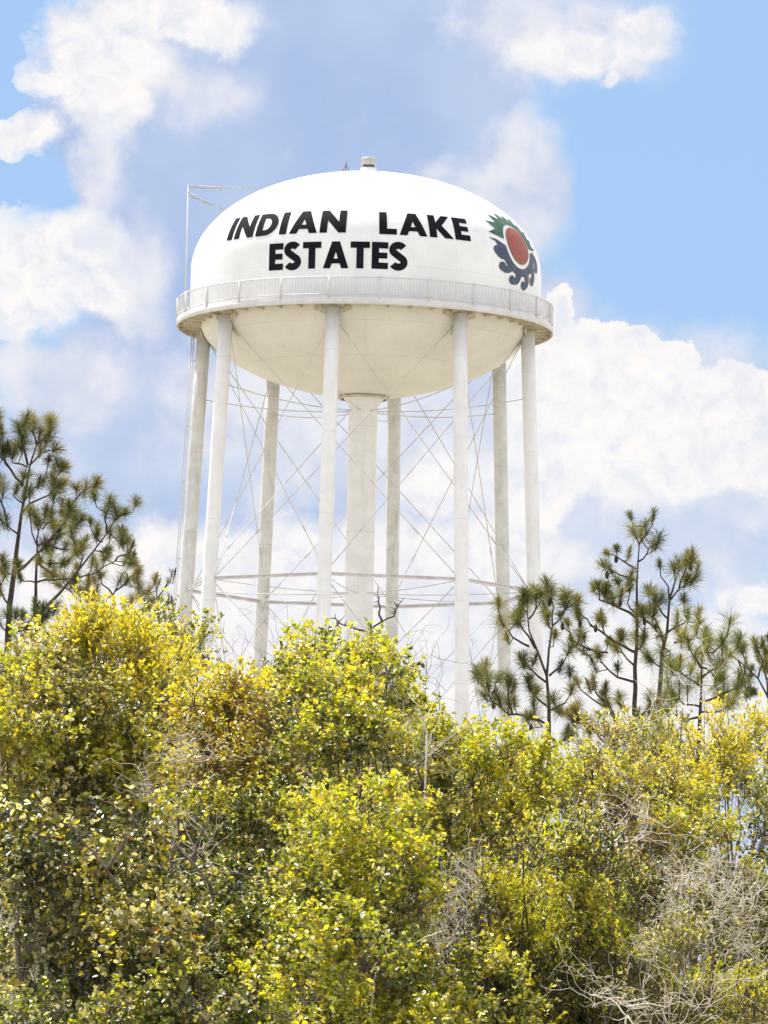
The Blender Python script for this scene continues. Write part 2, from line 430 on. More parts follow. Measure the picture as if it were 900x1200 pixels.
        # lug plates at the joint
# diagonal rods: from each joint to the one two columns on, a level lower
def rod(p, q_, r, name, sag=0.0):
    mb = MB(); p, q_ = Vector(p), Vector(q_)
    pts = [p.lerp(q_, i/8)-Vector((0, 0, sag*4*(i/8)*(1-i/8))) for i in range(9)]
    mb.tube(pts, r, 6)
    mm = p.lerp(q_, .82); d = (q_-p).normalized()
    if name == 'brace_rod': mb.tube([mm-d*.18, mm+d*.18], r*1.9, 6)
    return mb.build(name, M_ROD, tower)
lv = [34.05, 22.58, 10.9, .5]
for i in range(3):
    for k in range(8):
        for s in (-2, 2):
            a, b = LEGA[k], LEGA[(k+s) % 8]
            rod(pol(a, legr(lv[i])-.20, lv[i]-.12), pol(b, legr(lv[i+1])-.30, lv[i+1]+.12), .021, 'brace_rod', .0)
for zs, dz, sg in ((31.2, .55, .18), (22.55, .12, .08), (10.9, .1, .08)):
    for k in range(8):
        a = LEGA[k]
        rod(pol(a, legr(zs)-.3, zs), pol(a, .62, zs-dz), .023, 'spoke_rod', sg)
# vent on top
mb = MB(); mb.lathe([(.55, 41.28), (.40, 41.40), (.36, 41.44), (.36, 41.72), (.0, 41.72)], (0, D, 0), 32); v = mb.build('vent', M_TANK, tower)
mb = MB(); mb.lathe([(.0, 41.722), (.27, 41.722), (.27, 41.86), (0, 41.86)], (0, D, 0), 32); mb.build('vent_screen', M_DARK, v)
mb = MB(); mb.lathe([(.0, 41.862), (.34, 41.862), (.345, 42.14), (.32, 42.19), (.0, 42.2)], (0, D, 0), 32); mb.build('vent_cap', M_VENT, v)
# small tripod mast on the roof
def rz(z): return RT if z < ZQ else RT*math.sqrt(max(0, 1-((z-ZQ)/HD)**2))
def ztop(r): return ZQ+HD*math.sqrt(1-(r/RT)**2)
mb = MB()
cx, cy = -1.08, D-.2
zt = ztop(1.1)
for dx, dy in ((-.16, -.1), (.28, -.05), (.05, .2)):
    mb.tube([(cx+dx, cy+dy, zt-.04), (cx+.06, cy, zt+.50)], .018, 5)
mb.tube([(cx+.06, cy, zt+.3), (cx+.06, cy, zt+.62)], .025, 6)
mb.build('roof_mast', M_DARK, tower)
# ladder beside the left column, on past the balcony to the roof
thl = LEGA[6]
lad = MB()
tdir = Vector((math.cos(thl), math.sin(thl), 0)); 
def ladp(z): return pol(thl, legr(z)+.50, z)
for s in (-.2, .2):
    lad.tube([ladp(z)+tdir*s for z in np.linspace(2.0, 34.2, 8)], .026, 5)
for z in np.arange(2.3, 34.2, .32):
    lad.tube([ladp(z)-tdir*.2, ladp(z)+tdir*.2], .012, 4)
ladder = lad.build('ladder', M_RAIL, tower)
lad = MB()
for z in np.arange(3, 34, 3.0):
    lad.beam(pol(thl, legr(z)+.28, z), ladp(z), .05, .05)
lad.build('standoff', M_RAIL, ladder, smooth=False)
lad = MB()
PA = P(220.6, 216, D-1.2); PB = P(221.5, 229, D-.6)
xL, yL = PA.x, PA.y
for dy in (-.22, .22):
    lad.tube([(xL-.02, yL+dy, ZF-.3), (xL, yL+dy, PA.z if dy > 0 else PB.z+.3)], .024, 5)
for z in np.arange(ZF+.3, PB.z, .32): lad.tube([(xL, yL-.22, z), (xL, yL+.22, z)], .012, 4)
r1 = MB()
Q = P(300, 220, D-1.0); q0 = Vector((xL, yL+.22, PA.z))
r1.tube([q0, q0.lerp(Q, .5)+Vector((0, 0, -.06)), Q, Q+Vector((.06, 0, -.28))], .030, 6)
r1.tube([q0+Vector((0, -.0, -.1)), q0.lerp(Q, .5)+Vector((0, 0, -.14))], .018, 6)
Q2 = P(263, 246, D-1.6); q1 = Vector((xL, yL-.22, PB.z))
r1.tube([q1, q1.lerp(Q2, .5)+Vector((0, 0, -.04)), Q2], .030, 6)
r1.tube([q1+Vector((0, 0, -.12)), q1.lerp(Q2, .6)+Vector((0, 0, -.1))], .018, 6)
ul = lad.build('roof_ladder', M_RAIL, tower)
r1.build('roof_ladder_arm', M_VENT, ul)

# ---------------- paint on the tank: lettering and emblem
ztab = np.concatenate([np.linspace(34.6, ZQ, 60), ZQ+HD*np.sin(np.linspace(0.001, math.pi/2, 400))])
rtab = np.array([rz(z) for z in ztab])
stab = np.concatenate([[0], np.cumsum(np.hypot(np.diff(ztab), np.diff(rtab)))])
def s_of_z(z): return float(np.interp(z, ztab, stab))
def on_tank(th, s, off):
    z = float(np.interp(s, stab, ztab)); r = float(np.interp(s, stab, rtab))
    if z <= ZQ: nr, nz = 1, 0
    else:
        nr, nz = r/RT**2, (z-ZQ)/HD**2; l = math.hypot(nr, nz); nr /= l; nz /= l
    return pol(th, r+nr*off, z+nz*off)
def tris_of(outer, holes=()):
    loops = [[Vector((x, y, 0)) for x, y in outer]]+[[Vector((x, y, 0)) for x, y in h] for h in holes]
    flat = [v for l in loops for v in l]
    return [tuple((flat[i].x, flat[i].y) for i in tr) for tr in tessellate_polygon(loops)]
def refine(tris, mx):
    out = []; st = list(tris)
    while st:
        a, b, c_ = st.pop()
        e = [(math.dist(a, b), 0), (math.dist(b, c_), 1), (math.dist(c_, a), 2)]
        l, i = max(e)
        if l <= mx: out.append((a, b, c_)); continue
        if i == 0: m_ = ((a[0]+b[0])/2, (a[1]+b[1])/2); st += [(a, m_, c_), (m_, b, c_)]
        elif i == 1: m_ = ((c_[0]+b[0])/2, (c_[1]+b[1])/2); st += [(a, b, m_), (a, m_, c_)]
        else: m_ = ((a[0]+c_[0])/2, (a[1]+c_[1])/2); st += [(a, b, m_), (m_, b, c_)]
    return out
def stroke(pts, w):
    L_, R_ = [], []
    for i, p in enumerate(pts):
        a = pts[max(i-1, 0)]; b = pts[min(i+1, len(pts)-1)]
        dx, dy = b[0]-a[0], b[1]-a[1]; l = math.hypot(dx, dy) or 1
        ww = w if not hasattr(w, '__len__') else w[i]
        nx_, ny_ = -dy/l*ww/2, dx/l*ww/2
        L_.append((p[0]+nx_, p[1]+ny_)); R_.append((p[0]-nx_, p[1]-ny_))
    out = []
    for i in range(len(pts)-1):
        out += [(L_[i], R_[i], R_[i+1]), (L_[i], R_[i+1], L_[i+1])]
    return out
def rect(x0, y0, x1, y1): return [(x0, y0), (x1, y0), (x1, y1), (x0, y1)]
ww = .235
def glyph(ch):
    if ch == 'I': return .27, tris_of(rect(0, 0, .27, 1))
    if ch == 'N': return .88, tris_of([(0, 0), (.25, 0), (.25, .54), (.63, 0), (.88, 0), (.88, 1), (.63, 1), (.63, .46), (.25, 1), (0, 1)])
    if ch == 'D':
        o_ = [(0, 0)]+[(.34+.5*math.cos(a), .5+.5*math.sin(a)) for a in np.linspace(-math.pi/2, math.pi/2, 20)]+[(0, 1)]
        h_ = [(.255, .235)]+[(.35+.22*math.cos(a), .5+.265*math.sin(a)) for a in np.linspace(-math.pi/2, math.pi/2, 14)]+[(.255, .765)]
        return .84, tris_of(o_, [h_])
    if ch == 'A': return .96, tris_of([(0, 0), (.27, 0), (.34, .18), (.64, .18), (.71, 0), (.98, 0), (.64, 1), (.34, 1)], [[(.405, .36), (.49, .62), (.575, .36)]])
    if ch == 'L': return .58, tris_of([(0, 0), (.60, 0), (.60, .24), (.27, .24), (.27, 1), (0, 1)])
    if ch == 'K': return .86, tris_of([(0, 0), (.27, 0), (.27, .38), (.56, 0), (.90, 0), (.49, .53), (.86, 1), (.54, 1), (.27, .65), (.27, 1), (0, 1)])
    if ch == 'E': return .60, tris_of([(0, 0), (.62, 0), (.62, .235), (.27, .235), (.27, .39), (.59, .39), (.59, .61), (.27, .61), (.27, .765), (.62, .765), (.62, 1), (0, 1)])
    if ch == 'T': return .72, tris_of([(.23, 0), (.50, 0), (.50, .765), (.73, .765), (.73, 1), (0, 1), (0, .765), (.23, .765)])
    if ch == 'S':
        pts = [(.32+.22*math.cos(a), .735+.17*math.sin(a)) for a in np.linspace(math.radians(28), math.radians(235), 18)]
        pts += [(.32+.23*math.cos(a), .275+.18*math.sin(a)) for a in np.linspace(math.radians(62), math.radians(-152), 20)]
        return .66, stroke(pts, .265)
def write(word, th_a, th_b, z0, z1, gap, rot=0.0):
    gl = [glyph(ch) for ch in word]; tot = sum(g_[0] for g_ in gl)+gap*(len(gl)-1)
    s0, s1 = s_of_z(z0), s_of_z(z1); H = s1-s0; x = 0; tr = []
    sc = (th_b-th_a)/tot; mid = rz((z0+z1)/2)
    for wd, ts in gl:
        for t3 in refine(ts, .22):
            tr.append([on_tank(th_a+(x+px)*sc, s0+py*H, .02) for px, py in t3])
        x += wd+gap
    return tr
def tri_mesh(tr, name, mat, parent):
    mb = MB()
    for a, b, c_ in tr:
        n_ = (b-a).cross(c_-a)
        cen = (a+b+c_)/3-Vector((0, D, 36.5))
        mb.add([a, b, c_] if n_.dot(cen) > 0 else [a, c_, b], [(0, 1, 2)])
    return mb.build(name, mat, parent, smooth=False)
R_ = math.radians
tri_mesh(write('INDIAN', R_(-52.3), R_(-6.8), 37.50, 38.55, .11)+write('LAKE', R_(3.9), R_(35.4), 37.46, 38.50, .11)
         + write('ESTATES', R_(-32.6), R_(12.9), 35.92, 37.10, .09), 'lettering', M_BLACK, tank)
# emblem
EC_T, EC_S = R_(60.0), s_of_z(37.70)
def emb(poly_tris, name, mat, off, par):
    tr = []
    for t3 in refine(poly_tris, .30):
        q3 = []
        for u, v_ in t3:
            s = EC_S+v_*1.78; r = float(np.interp(s, stab, rtab))
            q3.append(on_tank(EC_T+u*2.15/(.5*r+.5*7.7), s, off))
        tr.append(q3)
    return tri_mesh(tr, name, mat, par)
def circ(r, a0=0, a1=360, n=40, cx=0, cy=0, ry=None):
    return [(cx+r*math.cos(R_(a)), cy+(ry or r)*math.sin(R_(a))) for a in np.linspace(a0, a1, n, endpoint=(a1-a0) < 359)]
red = emb(tris_of(circ(.43, cy=.02, ry=.50)), 'emblem', M_RED, .035, tank)
# green fronds over the top half
fr = []
tips = [(168, .98), (148, 1.06), (128, 1.06), (108, 1.02), (90, .96), (72, 1.0), (54, .92), (36, .98), (19, .92), (4, .98)]
outl = [(-.55, .10)]
for i, (a, r_) in enumerate(tips):
    outl.append((r_*math.cos(R_(a)), r_*math.sin(R_(a))+.02))
    if i < len(tips)-1:
        am = (a+tips[i+1][0])/2-4; outl.append((.76*math.cos(R_(am)), .76*math.sin(R_(am))+.02))
outl += [(.80, .02), (.54, .02)]
inner = [(.52*math.cos(R_(a)), .02+.60*math.sin(R_(a))) for a in np.linspace(2, 172, 24)]
emb(tris_of(outl+inner), 'green_fronds', M_GREEN, .028, red)
# navy waves round the lower half: a band with hooked crests
wv = []
inner = [(.53*math.cos(R_(a)), .02+.61*math.sin(R_(a))) for a in np.linspace(190, 350, 24)]
body_o = [(.76*math.cos(R_(a)), .02+.80*math.sin(R_(a))) for a in np.linspace(350, 196, 24)]
wv += tris_of(inner+body_o+[(-.84, -.02), (-1.02, .06), (-.80, .04)])
for a, out_ in ((205, .95), (232, 1.02), (259, 1.08), (286, 1.10), (313, 1.08), (341, 1.04)):
    pts = []
    for u in np.linspace(0, 1, 12):
        aa = R_(a+5-3*u-13*max(0, u-.5)**1.3*2); rr = .64+(out_-.10-.64)*min(1, u*1.3)
        pts.append((rr*math.cos(aa), rr*math.sin(aa)))
    wv += stroke(pts, [.27-.11*min(1, u*1.6) for u in np.linspace(0, 1, 12)])
    wv += tris_of(circ(.115, n=16, cx=pts[-1][0], cy=pts[-1][1]))
emb(wv, 'blue_waves', M_NAVY, .028, red)

# ------------------------------------------------------------------ foliage builders (numpy)
def unit(v): return v/np.maximum(np.linalg.norm(v, axis=-1, keepdims=True), 1e-9)
def np_mesh(name, verts, faces_idx, nper, mat, parent, tint=None):
    me = bpy.data.meshes.new(name)
    nv, nf = len(verts), len(faces_idx)
    me.vertices.add(nv); me.vertices.foreach_set('co', verts.astype(np.float32).ravel())
    me.loops.add(nf*nper); me.loops.foreach_set('vertex_index', faces_idx.astype(np.int32).ravel())
    me.polygons.add(nf); me.polygons.foreach_set('loop_start', np.arange(0, nf*nper, nper, dtype=np.int32))
    me.update(calc_edges=True)
    if tint is not None:
        at = me.color_attributes.new('tint', 'FLOAT_COLOR', 'POINT')
        at.data.foreach_set('color', np.concatenate([tint, np.ones((nv, 1))], 1).astype(np.float32).ravel())
    me.materials.append(mat)
    o = bpy.data.objects.new(name, me); col.objects.link(o)
    if parent is not None: o.parent = parent; o.matrix_parent_inverse = Matrix.Translation(-Vector(parent.location))
    return o
def leaves(pos, axis, nrm, length, width, tint, name, parent, shape='round'):
    """folded six-cornered blades, two quads each"""
    n = len(pos)
    axis = unit(axis); side = unit(np.cross(axis, nrm)); nrm = np.cross(side, axis)
    L_ = length[:, None]; W_ = width[:, None]/2; fold = .28
    a0, a1 = (.30, .72) if shape == 'round' else (.28, .66)
    base = pos; tip = pos+axis*L_-nrm*L_*.10
    l1 = pos+axis*L_*a0+side*W_+nrm*W_*fold; l2 = pos+axis*L_*a1+side*W_*.92+nrm*W_*fold
    r1 = pos+axis*L_*a0-side*W_+nrm*W_*fold; r2 = pos+axis*L_*a1-side*W_*.92+nrm*W_*fold
    V = np.stack([base, l1, l2, tip, r2, r1], 1).reshape(-1, 3)
    b = np.arange(n)[:, None]*6
    Fc = np.concatenate([b+np.array([[0, 1, 2, 3]]), b+np.array([[0, 3, 4, 5]])], 0)
    return np_mesh(name, V, Fc, 4, M_LEAF, parent, np.repeat(tint, 6, 0))
def twig_mesh(p0, p1, r, name, mat, parent, extra=None):
    """three-sided sticks, many at once"""
    d = unit(p1-p0); ref = np.where(np.abs(d[:, 2:3]) < .9, np.array([[0, 0, 1.0]]), np.array([[1.0, 0, 0]]))
    x = unit(np.cross(d, ref)); y = np.cross(d, x); n = len(p0); vs = []
    for k in range(3):
        a = 2*math.pi*k/3; o_ = (x*math.cos(a)+y*math.sin(a))
        vs.append(p0+o_*r[:, None])
    for k in range(3):
        a = 2*math.pi*k/3; o_ = (x*math.cos(a)+y*math.sin(a))
        vs.append(p1+o_*r[:, None]*.6)
    V = np.stack(vs, 1).reshape(-1, 3); b = np.arange(n)[:, None]*6
    Fc = np.concatenate([b+np.array([[k, (k+1) % 3, 3+(k+1) % 3, 3+k]]) for k in range(3)], 0)
    return V, Fc
PAL = dict(
    yellow=[(.58, .49, .030), (.46, .42, .030), (.30, .31, .035), (.52, .45, .05)],
    shoot=[(.43, .43, .035), (.33, .36, .030), (.52, .47, .040), (.26, .30, .035)],
    lime=[(.34, .34, .035), (.17, .20, .03), (.09, .115, .02), (.46, .42, .07)],
    olive=[(.13, .125, .03), (.07, .08, .02), (.24, .21, .05), (.40, .37, .26)],
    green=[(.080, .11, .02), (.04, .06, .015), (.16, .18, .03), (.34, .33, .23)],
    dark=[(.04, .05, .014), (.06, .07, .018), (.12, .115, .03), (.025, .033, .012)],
    rust=[(.25, .19, .04), (.36, .28, .04), (.13, .13, .03), (.20, .12, .045)],
    pale=[(.42, .38, .26), (.32, .29, .16), (.24, .24, .10), (.22, .17, .10)],
)
def shrub(name, label, cat, lobes, Y, pal, kind='round', dens=1.0, size=.05, group=None, spread=.7, depth=1.0, hollow=.38, top='yellow', topw=.35):
    """lobes: (px, py, radius px) as they stand in the thicket at distance Y"""
    size *= .92; mx = sum(l[0] for l in lobes)/len(lobes)
    base = P(mx, 1200, Y); base.z = gz(base.x, base.y)
    root = thing(name, base, label, cat, group)
    pos, ax_, nr_, ln_, wd_, tn_ = [], [], [], [], [], []
    tw0, tw1, twr = [], [], []
    pals = np.array(PAL[pal]); palt = np.array(PAL[top])
    ztop_ = max(P(l[0], l[1], Y).z+rad(l[2], Y) for l in lobes)
    zlow = min(P(l[0], l[1], Y).z-rad(l[2], Y) for l in lobes)
    br = MB(); cs = []
    lowest = sorted(lobes, key=lambda l: -l[1])[:4]
    if lowest[0][1] > 1040 or group == FILL:
        lobes = list(lobes)+[(l[0]+random.uniform(-20, 20), l[1]+k*l[2]*1.3, l[2]) for l in lowest for k in (1, 2) if l[1]+k*l[2]*1.3 < 1290]
    for (px, py, rp) in lobes:
        rp = rp*random.uniform(.92, 1.2); py = py+14
        dy = float(rng.uniform(-1.3, 1.3))*depth; px = px+random.uniform(-6, 6)
        c_ = np.array(P(px, py, Y+dy)); r = rad(rp, Y)
        cs.append((c_, r))
        n = int(290*dens*(r/.4)**2*(.05/size)**1.2)+4
        d = unit(rng.normal(size=(n, 3))); rr = r*(hollow+(1-hollow)*rng.random(n)**.45)*rng.uniform(.78, 1.12, n)
        rr = np.where((rng.random(n) < .10) & (d[:, 2] > -.2), rr*rng.uniform(1.1, 1.4, n), rr)
        ns = max(3, n//11); si = rng.integers(0, ns, n)           # twigs gather in tufts
        d = d[si]; rr = rr[si]*rng.uniform(.94, 1.06, n)
        p0 = c_+d*rr[:, None]*np.array([1.0, 1.0, .92])+rng.normal(size=(n, 3))*np.array([1, 1, .8])*size*1.25
        d = unit(d+rng.normal(size=(n, 3))*.45)
        # uneven outline: carve gaps with a smooth pseudo-noise
        nz = np.sin(p0[:, 0]*7.3+dy*3)+np.sin(p0[:, 2]*8.1+1.3*dy)+np.sin(p0[:, 1]*6.1+p0[:, 0]*4.2)
        nz2 = np.sin(p0[:, 0]*19+dy*5+np.sin(p0[:, 2]*9)*2)+np.sin(p0[:, 2]*17+dy*3+np.sin(p0[:, 0]*8)*2)+np.sin(p0[:, 1]*15)
        keep = ((nz > -1.0) & (nz2 > -.75)) | (rng.random(n) < .10)
        p0, d = p0[keep], d[keep]; n = len(p0)
        tdir = unit(d*.7+np.array([0, 0, .55 if kind != 'spear' else 1.0])+rng.normal(size=(n, 3))*.35)
        tl = rng.uniform(3.0, 6.5, n)*size
        tw0.append(p0-tdir*tl[:, None]*.8); tw1.append(p0+tdir*tl[:, None]); twr.append(np.full(n, .0024))
        k = 10 if kind != 'spear' else 12
        s_ = rng.random((n, k))**.8
        s_[:, :3] = .97
        pp = p0[:, None]+tdir[:, None]*(tl[:, None]*s_)[..., None]
        rnd = rng.normal(size=(n, k, 3)); perp = unit(rnd-(rnd*tdir[:, None]).sum(-1, keepdims=True)*tdir[:, None])
        ax = unit(tdir[:, None]*(rng.uniform(.25, .95, (n, k, 1)) if kind != 'spear' else rng.uniform(.8, 1.7, (n, k, 1)))+perp)
        nr = unit(np.array([0, 0, 1.0])+rng.normal(size=(n, k, 3))*.65)
        ls = size*rng.uniform(.6, 1.25, (n, k))
        wr = {'round': .72, 'spear': .36, 'small': .6}[kind]
        hh = np.clip((p0[:, 2]-zlow)/max(ztop_-zlow, .01), 0, 1)
        # young shoots, yellower, sit on the outer and upper twigs
        outer = np.clip(.5*d[:, 2]+.5, 0, 1)*np.clip(rr[keep]/r, 0, 1.1)
        prob = topw*(.25+1.3*outer*(.35+.65*hh))
        patch = np.sin(p0[:, 0]*3.1+1.7)+np.sin(p0[:, 2]*3.7+p0[:, 0]*1.3)+.8*np.sin(p0[:, 0]*7.7+p0[:, 2]*6.1)
        prob = prob*np.clip(1.0+.75*patch, .08, 2.2)
        sk_ = si[keep]; tuftY = rng.random(ns); isY = (.6*tuftY[sk_]+.4*rng.random(n)) < prob*1.15+.08
        ci = rng.integers(0, len(pals), ns)[sk_]; ci = np.where(rng.random(n) < .25, rng.integers(0, len(pals), n), ci); ct = rng.integers(0, len(palt), n)
        tc_ = np.where(isY[:, None], palt[ct], pals[ci])
        tt = tc_[:, None]*rng.uniform(.72, 1.28, (n, k, 1))*rng.uniform(.94, 1.06, (n, k, 3))
        odd = rng.random((n, k)) < .012
        tt[odd] = np.array([.36, .17, .06])
        odd = rng.random((n, k)) < .12
        tt[odd] = np.array([.55, .55, .46])  # pale leaf undersides, with sheen glints put into the colour too
        odd = rng.random((n, k)) < .05
        tt[odd] = np.array([.54, .48, .05])
        pos.append(pp.reshape(-1, 3)); ax_.append(ax.reshape(-1, 3)); nr_.append(nr.reshape(-1, 3)); ln_.append(ls.ravel()); wd_.append((ls*wr*rng.uniform(.8, 1.15, ls.shape)).ravel()); tn_.append(tt.reshape(-1, 3))
    f = leaves(np.concatenate(pos), np.concatenate(ax_), np.concatenate(nr_), np.concatenate(ln_), np.concatenate(wd_), np.concatenate(tn_), 'foliage', root, 'round' if kind != 'spear' else 'spear')
    # stems: from the root up into every lobe, plus finer sticks inside it
    nst = max(1, len(lobes)//5)
    forks = []
    for i in range(nst):
        l = lobes[(i*len(lobes))//nst]; c_ = Vector(cs[(i*len(lobes))//nst][0])
        b0 = Vector(base)+Vector((random.uniform(-.5, .5), random.uniform(.2, .9), -.05))
        kx = b0.lerp(c_, .5)+Vector((random.uniform(-.25, .25), random.uniform(0, .3), 0)); kx.z = b0.z+(c_.z-b0.z)*.42
        ln = [b0]+[b0.lerp(kx, u)+Vector((random.gauss(0, .05), random.gauss(0, .05), 0)) for u in (.3, .6)]+[kx]+[kx.lerp(c_, u)+Vector((random.gauss(0, .07), .12+random.gauss(0, .05), random.gauss(0, .04))) for u in (.3, .6, .85)]+[c_]
        br.tube(ln, [.034, .030, .027, .023, .019, .015, .011, .007], 7)
        forks.append(kx)
    for c_, r in cs:
        c_ = Vector(c_); kx = min(forks, key=lambda f_: (f_-c_).length)
        ln = [kx]+[kx.lerp(c_, u)+Vector((random.gauss(0, .06), random.gauss(.08, .05), random.gauss(0, .05))) for u in (.25, .5, .75)]+[c_]
        br.tube(ln, [.016, .013, .011, .009, .006], 5)
        for _ in range(7):
            e = Vector(unit(rng.normal(size=3)+np.array([0, 0, .4])))*r*random.uniform(.7, 1.05)
            br.tube([c_, c_+e*.5+Vector([random.uniform(-.04, .04) for _ in range(3)]), c_+e], [.010, .007, .003], 4, cap=False)
    V, Fc = twig_mesh(np.concatenate(tw0), np.concatenate(tw1), np.concatenate(twr), 'twig', M_BARK, root)
    br.build('branches', M_BARK, root)
    np_mesh('twigs', V, Fc, 4, M_BARK, root)
    return root
def tangle_pts(center, radius, n, up=.25, step=.09, curve=.35, seed_r=.5, steps=(5, 11), flat=1.0):
    """wandering bare twigs that fork"""
    segs = []
    for i in range(n):
        p = np.array(center)+unit(rng.normal(size=3))*radius*seed_r*rng.random()*np.array([1, flat, 1])
        d = unit(rng.normal(size=3)+np.array([0, 0, up]))
        line = [p]
        for k in range(rng.integers(*steps)):
            d = unit(d+rng.normal(size=3)*curve+np.array([0, 0, up*.12])); p = p+d*step*rng.uniform(.7, 1.3); line.append(p)
            if rng.random() < .35:
                d2 = unit(d+rng.normal(size=3)*.8); q_ = p; l2 = [q_]
                for j in range(rng.integers(2, 5)):
                    d2 = unit(d2+rng.normal(size=3)*curve); q_ = q_+d2*step*.7; l2.append(q_)
                segs.append((l2, .6))
        segs.append((line, 1.0))
    return segs
def dead_shrub(name, label, spots, Y, mat, r0=.006, n=60, group=None, up=.25, leaf=None, step=.09, curve=.35):
    mx = sum(s[0] for s in spots)/len(spots); base = P(mx, 1200, Y); base.z = gz(base.x, base.y)
    root = thing(name, base, label, 'shrub', group)
    st = MB(); tw = MB()
    for (px, py, rp) in spots:
        c_ = P(px, py, Y+random.uniform(-.4, .4)); r = rad(rp, Y)
        b0 = base+Vector((random.uniform(-.3, .3), random.uniform(.2, 1.2), 0))
        ln = [b0.lerp(c_, u)+Vector((random.uniform(-.09, .09), random.uniform(-.09, .09), 0))*min(1, 6*u*(1-u)) for u in np.linspace(0, 1, 9)]
        st.tube(ln, list(np.linspace(.016, .005, 9)), 5)
        for line, k in tangle_pts(c_, r, int(n*(r/.45)**2), up=up, step=step, curve=curve, seed_r=.9):
            tw.tube(line, list(np.linspace(r0*k, r0*k*.4, len(line))), 3, cap=False)
    st.build('stems', M_BARK, root); tw.build('twigs', mat, root)
    return root

# ------------------------------------------------------------------ the thicket
TH = 'leafy shrubs of the thicket in front of the tower'
FILL = 'shrubs at the back of the thicket'
# back row closes the view
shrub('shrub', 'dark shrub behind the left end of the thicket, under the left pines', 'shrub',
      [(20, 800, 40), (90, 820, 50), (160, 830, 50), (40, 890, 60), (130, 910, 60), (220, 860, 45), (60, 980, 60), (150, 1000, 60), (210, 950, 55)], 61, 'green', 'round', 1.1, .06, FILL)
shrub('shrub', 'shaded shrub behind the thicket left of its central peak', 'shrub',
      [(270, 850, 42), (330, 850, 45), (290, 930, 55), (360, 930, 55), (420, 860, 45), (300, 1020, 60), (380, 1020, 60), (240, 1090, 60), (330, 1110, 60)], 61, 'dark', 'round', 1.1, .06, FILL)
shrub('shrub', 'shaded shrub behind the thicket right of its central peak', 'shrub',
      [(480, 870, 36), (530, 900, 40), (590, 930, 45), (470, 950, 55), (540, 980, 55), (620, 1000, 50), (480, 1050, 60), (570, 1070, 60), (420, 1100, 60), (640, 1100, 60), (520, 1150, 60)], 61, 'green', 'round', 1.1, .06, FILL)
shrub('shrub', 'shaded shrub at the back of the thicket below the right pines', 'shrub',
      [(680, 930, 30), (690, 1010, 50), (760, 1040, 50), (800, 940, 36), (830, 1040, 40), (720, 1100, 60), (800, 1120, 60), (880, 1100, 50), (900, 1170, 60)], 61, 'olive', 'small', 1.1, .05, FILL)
# main rows
shrub('vine_covered_shrub', 'large olive shrub with rounded leaves at the left edge of the thicket', 'shrub',
      [(15, 775, 30), (50, 770, 28), (20, 830, 45), (75, 815, 45), (10, 890, 50), (70, 890, 55), (125, 840, 42), (130, 900, 48), (30, 950, 50), (100, 960, 50)], 56, 'olive', 'round', 1.15, .062, TH, top='shoot', topw=.6)
shrub('willow_shrub', 'brightest yellow shrub with narrow upright leaves, highest on the left', 'shrub',
      [(98, 738, 22), (130, 742, 28), (165, 752, 26), (88, 758, 28), (120, 770, 34), (160, 785, 36), (200, 772, 24), (100, 714, 10), (78, 738, 16), (185, 800, 30), (215, 790, 24)], 58, 'yellow', 'spear', 1.35, .075, TH, top='yellow', topw=.9)
shrub('shrub', 'thin see-through olive shrub in front of the two left columns', 'shrub',
      [(195, 728, 17), (216, 740, 18), (238, 738, 13), (230, 760, 14), (206, 755, 14), (170, 720, 12)], 62, 'olive', 'small', .75, .055, TH, top='lime', topw=.5, depth=.5)
shrub('shrub', 'yellow and rust shrub between the left columns and the central peak', 'shrub',
      [(228, 812, 24), (262, 818, 26), (300, 815, 24), (330, 800, 26), (235, 840, 38), (290, 845, 42), (340, 840, 38), (250, 895, 42), (310, 900, 42)], 56, 'rust', 'round', 1.2, .055, TH, top='yellow', topw=.75)
shrub('shrub', 'shrub forming the central peak of the thicket, leafy tips against the front column', 'shrub',
      [(352, 760, 15), (372, 748, 12), (384, 728, 7), (384, 758, 17), (360, 778, 28), (408, 762, 24), (432, 762, 20), (452, 775, 14), (345, 812, 34), (395, 805, 38), (440, 805, 32), (380, 860, 42), (430, 860, 40), (466, 812, 20)], 54.5, 'green', 'round', 1.2, .055, TH, top='shoot', topw=.62)
shrub('shrub', 'yellow shrub sloping down to the right from the central peak', 'shrub',
      [(478, 815, 18), (498, 836, 20), (520, 850, 22), (550, 862, 22), (585, 876, 24), (620, 892, 26), (500, 880, 36), (555, 905, 36), (605, 930, 36), (650, 915, 26), (470, 870, 30), (520, 940, 40), (575, 965, 38)], 57, 'lime', 'round', 1.25, .052, TH, top='shoot', topw=.85)
shrub('shrub', 'low bright yellow-green shrub at the middle front of the thicket', 'shrub',
      [(385, 950, 32), (430, 945, 36), (470, 960, 34), (370, 1000, 34), (420, 1000, 40), (465, 1010, 34), (350, 1045, 30)], 51.5, 'lime', 'round', 1.2, .056, TH, top='shoot', topw=.75)
shrub('vine_covered_shrub', 'dark shrub with large rounded leaves in the lower left of the thicket', 'shrub',
      [(75, 990, 44), (130, 985, 40), (40, 1030, 38), (100, 1050, 42), (160, 1040, 42), (130, 1100, 36), (180, 1100, 42), (15, 990, 40)], 51, 'dark', 'round', 1.1, .078, TH, top='olive', topw=.6)
shrub('shrub', 'dull green shrub left of the middle with a bare forked stem showing', 'shrub',
      [(255, 955, 38), (310, 960, 40), (215, 960, 26), (270, 1030, 42), (320, 1040, 40), (225, 1075, 36), (280, 1100, 40)], 53, 'green', 'round', 1.05, .056, TH, top='lime', topw=.5)
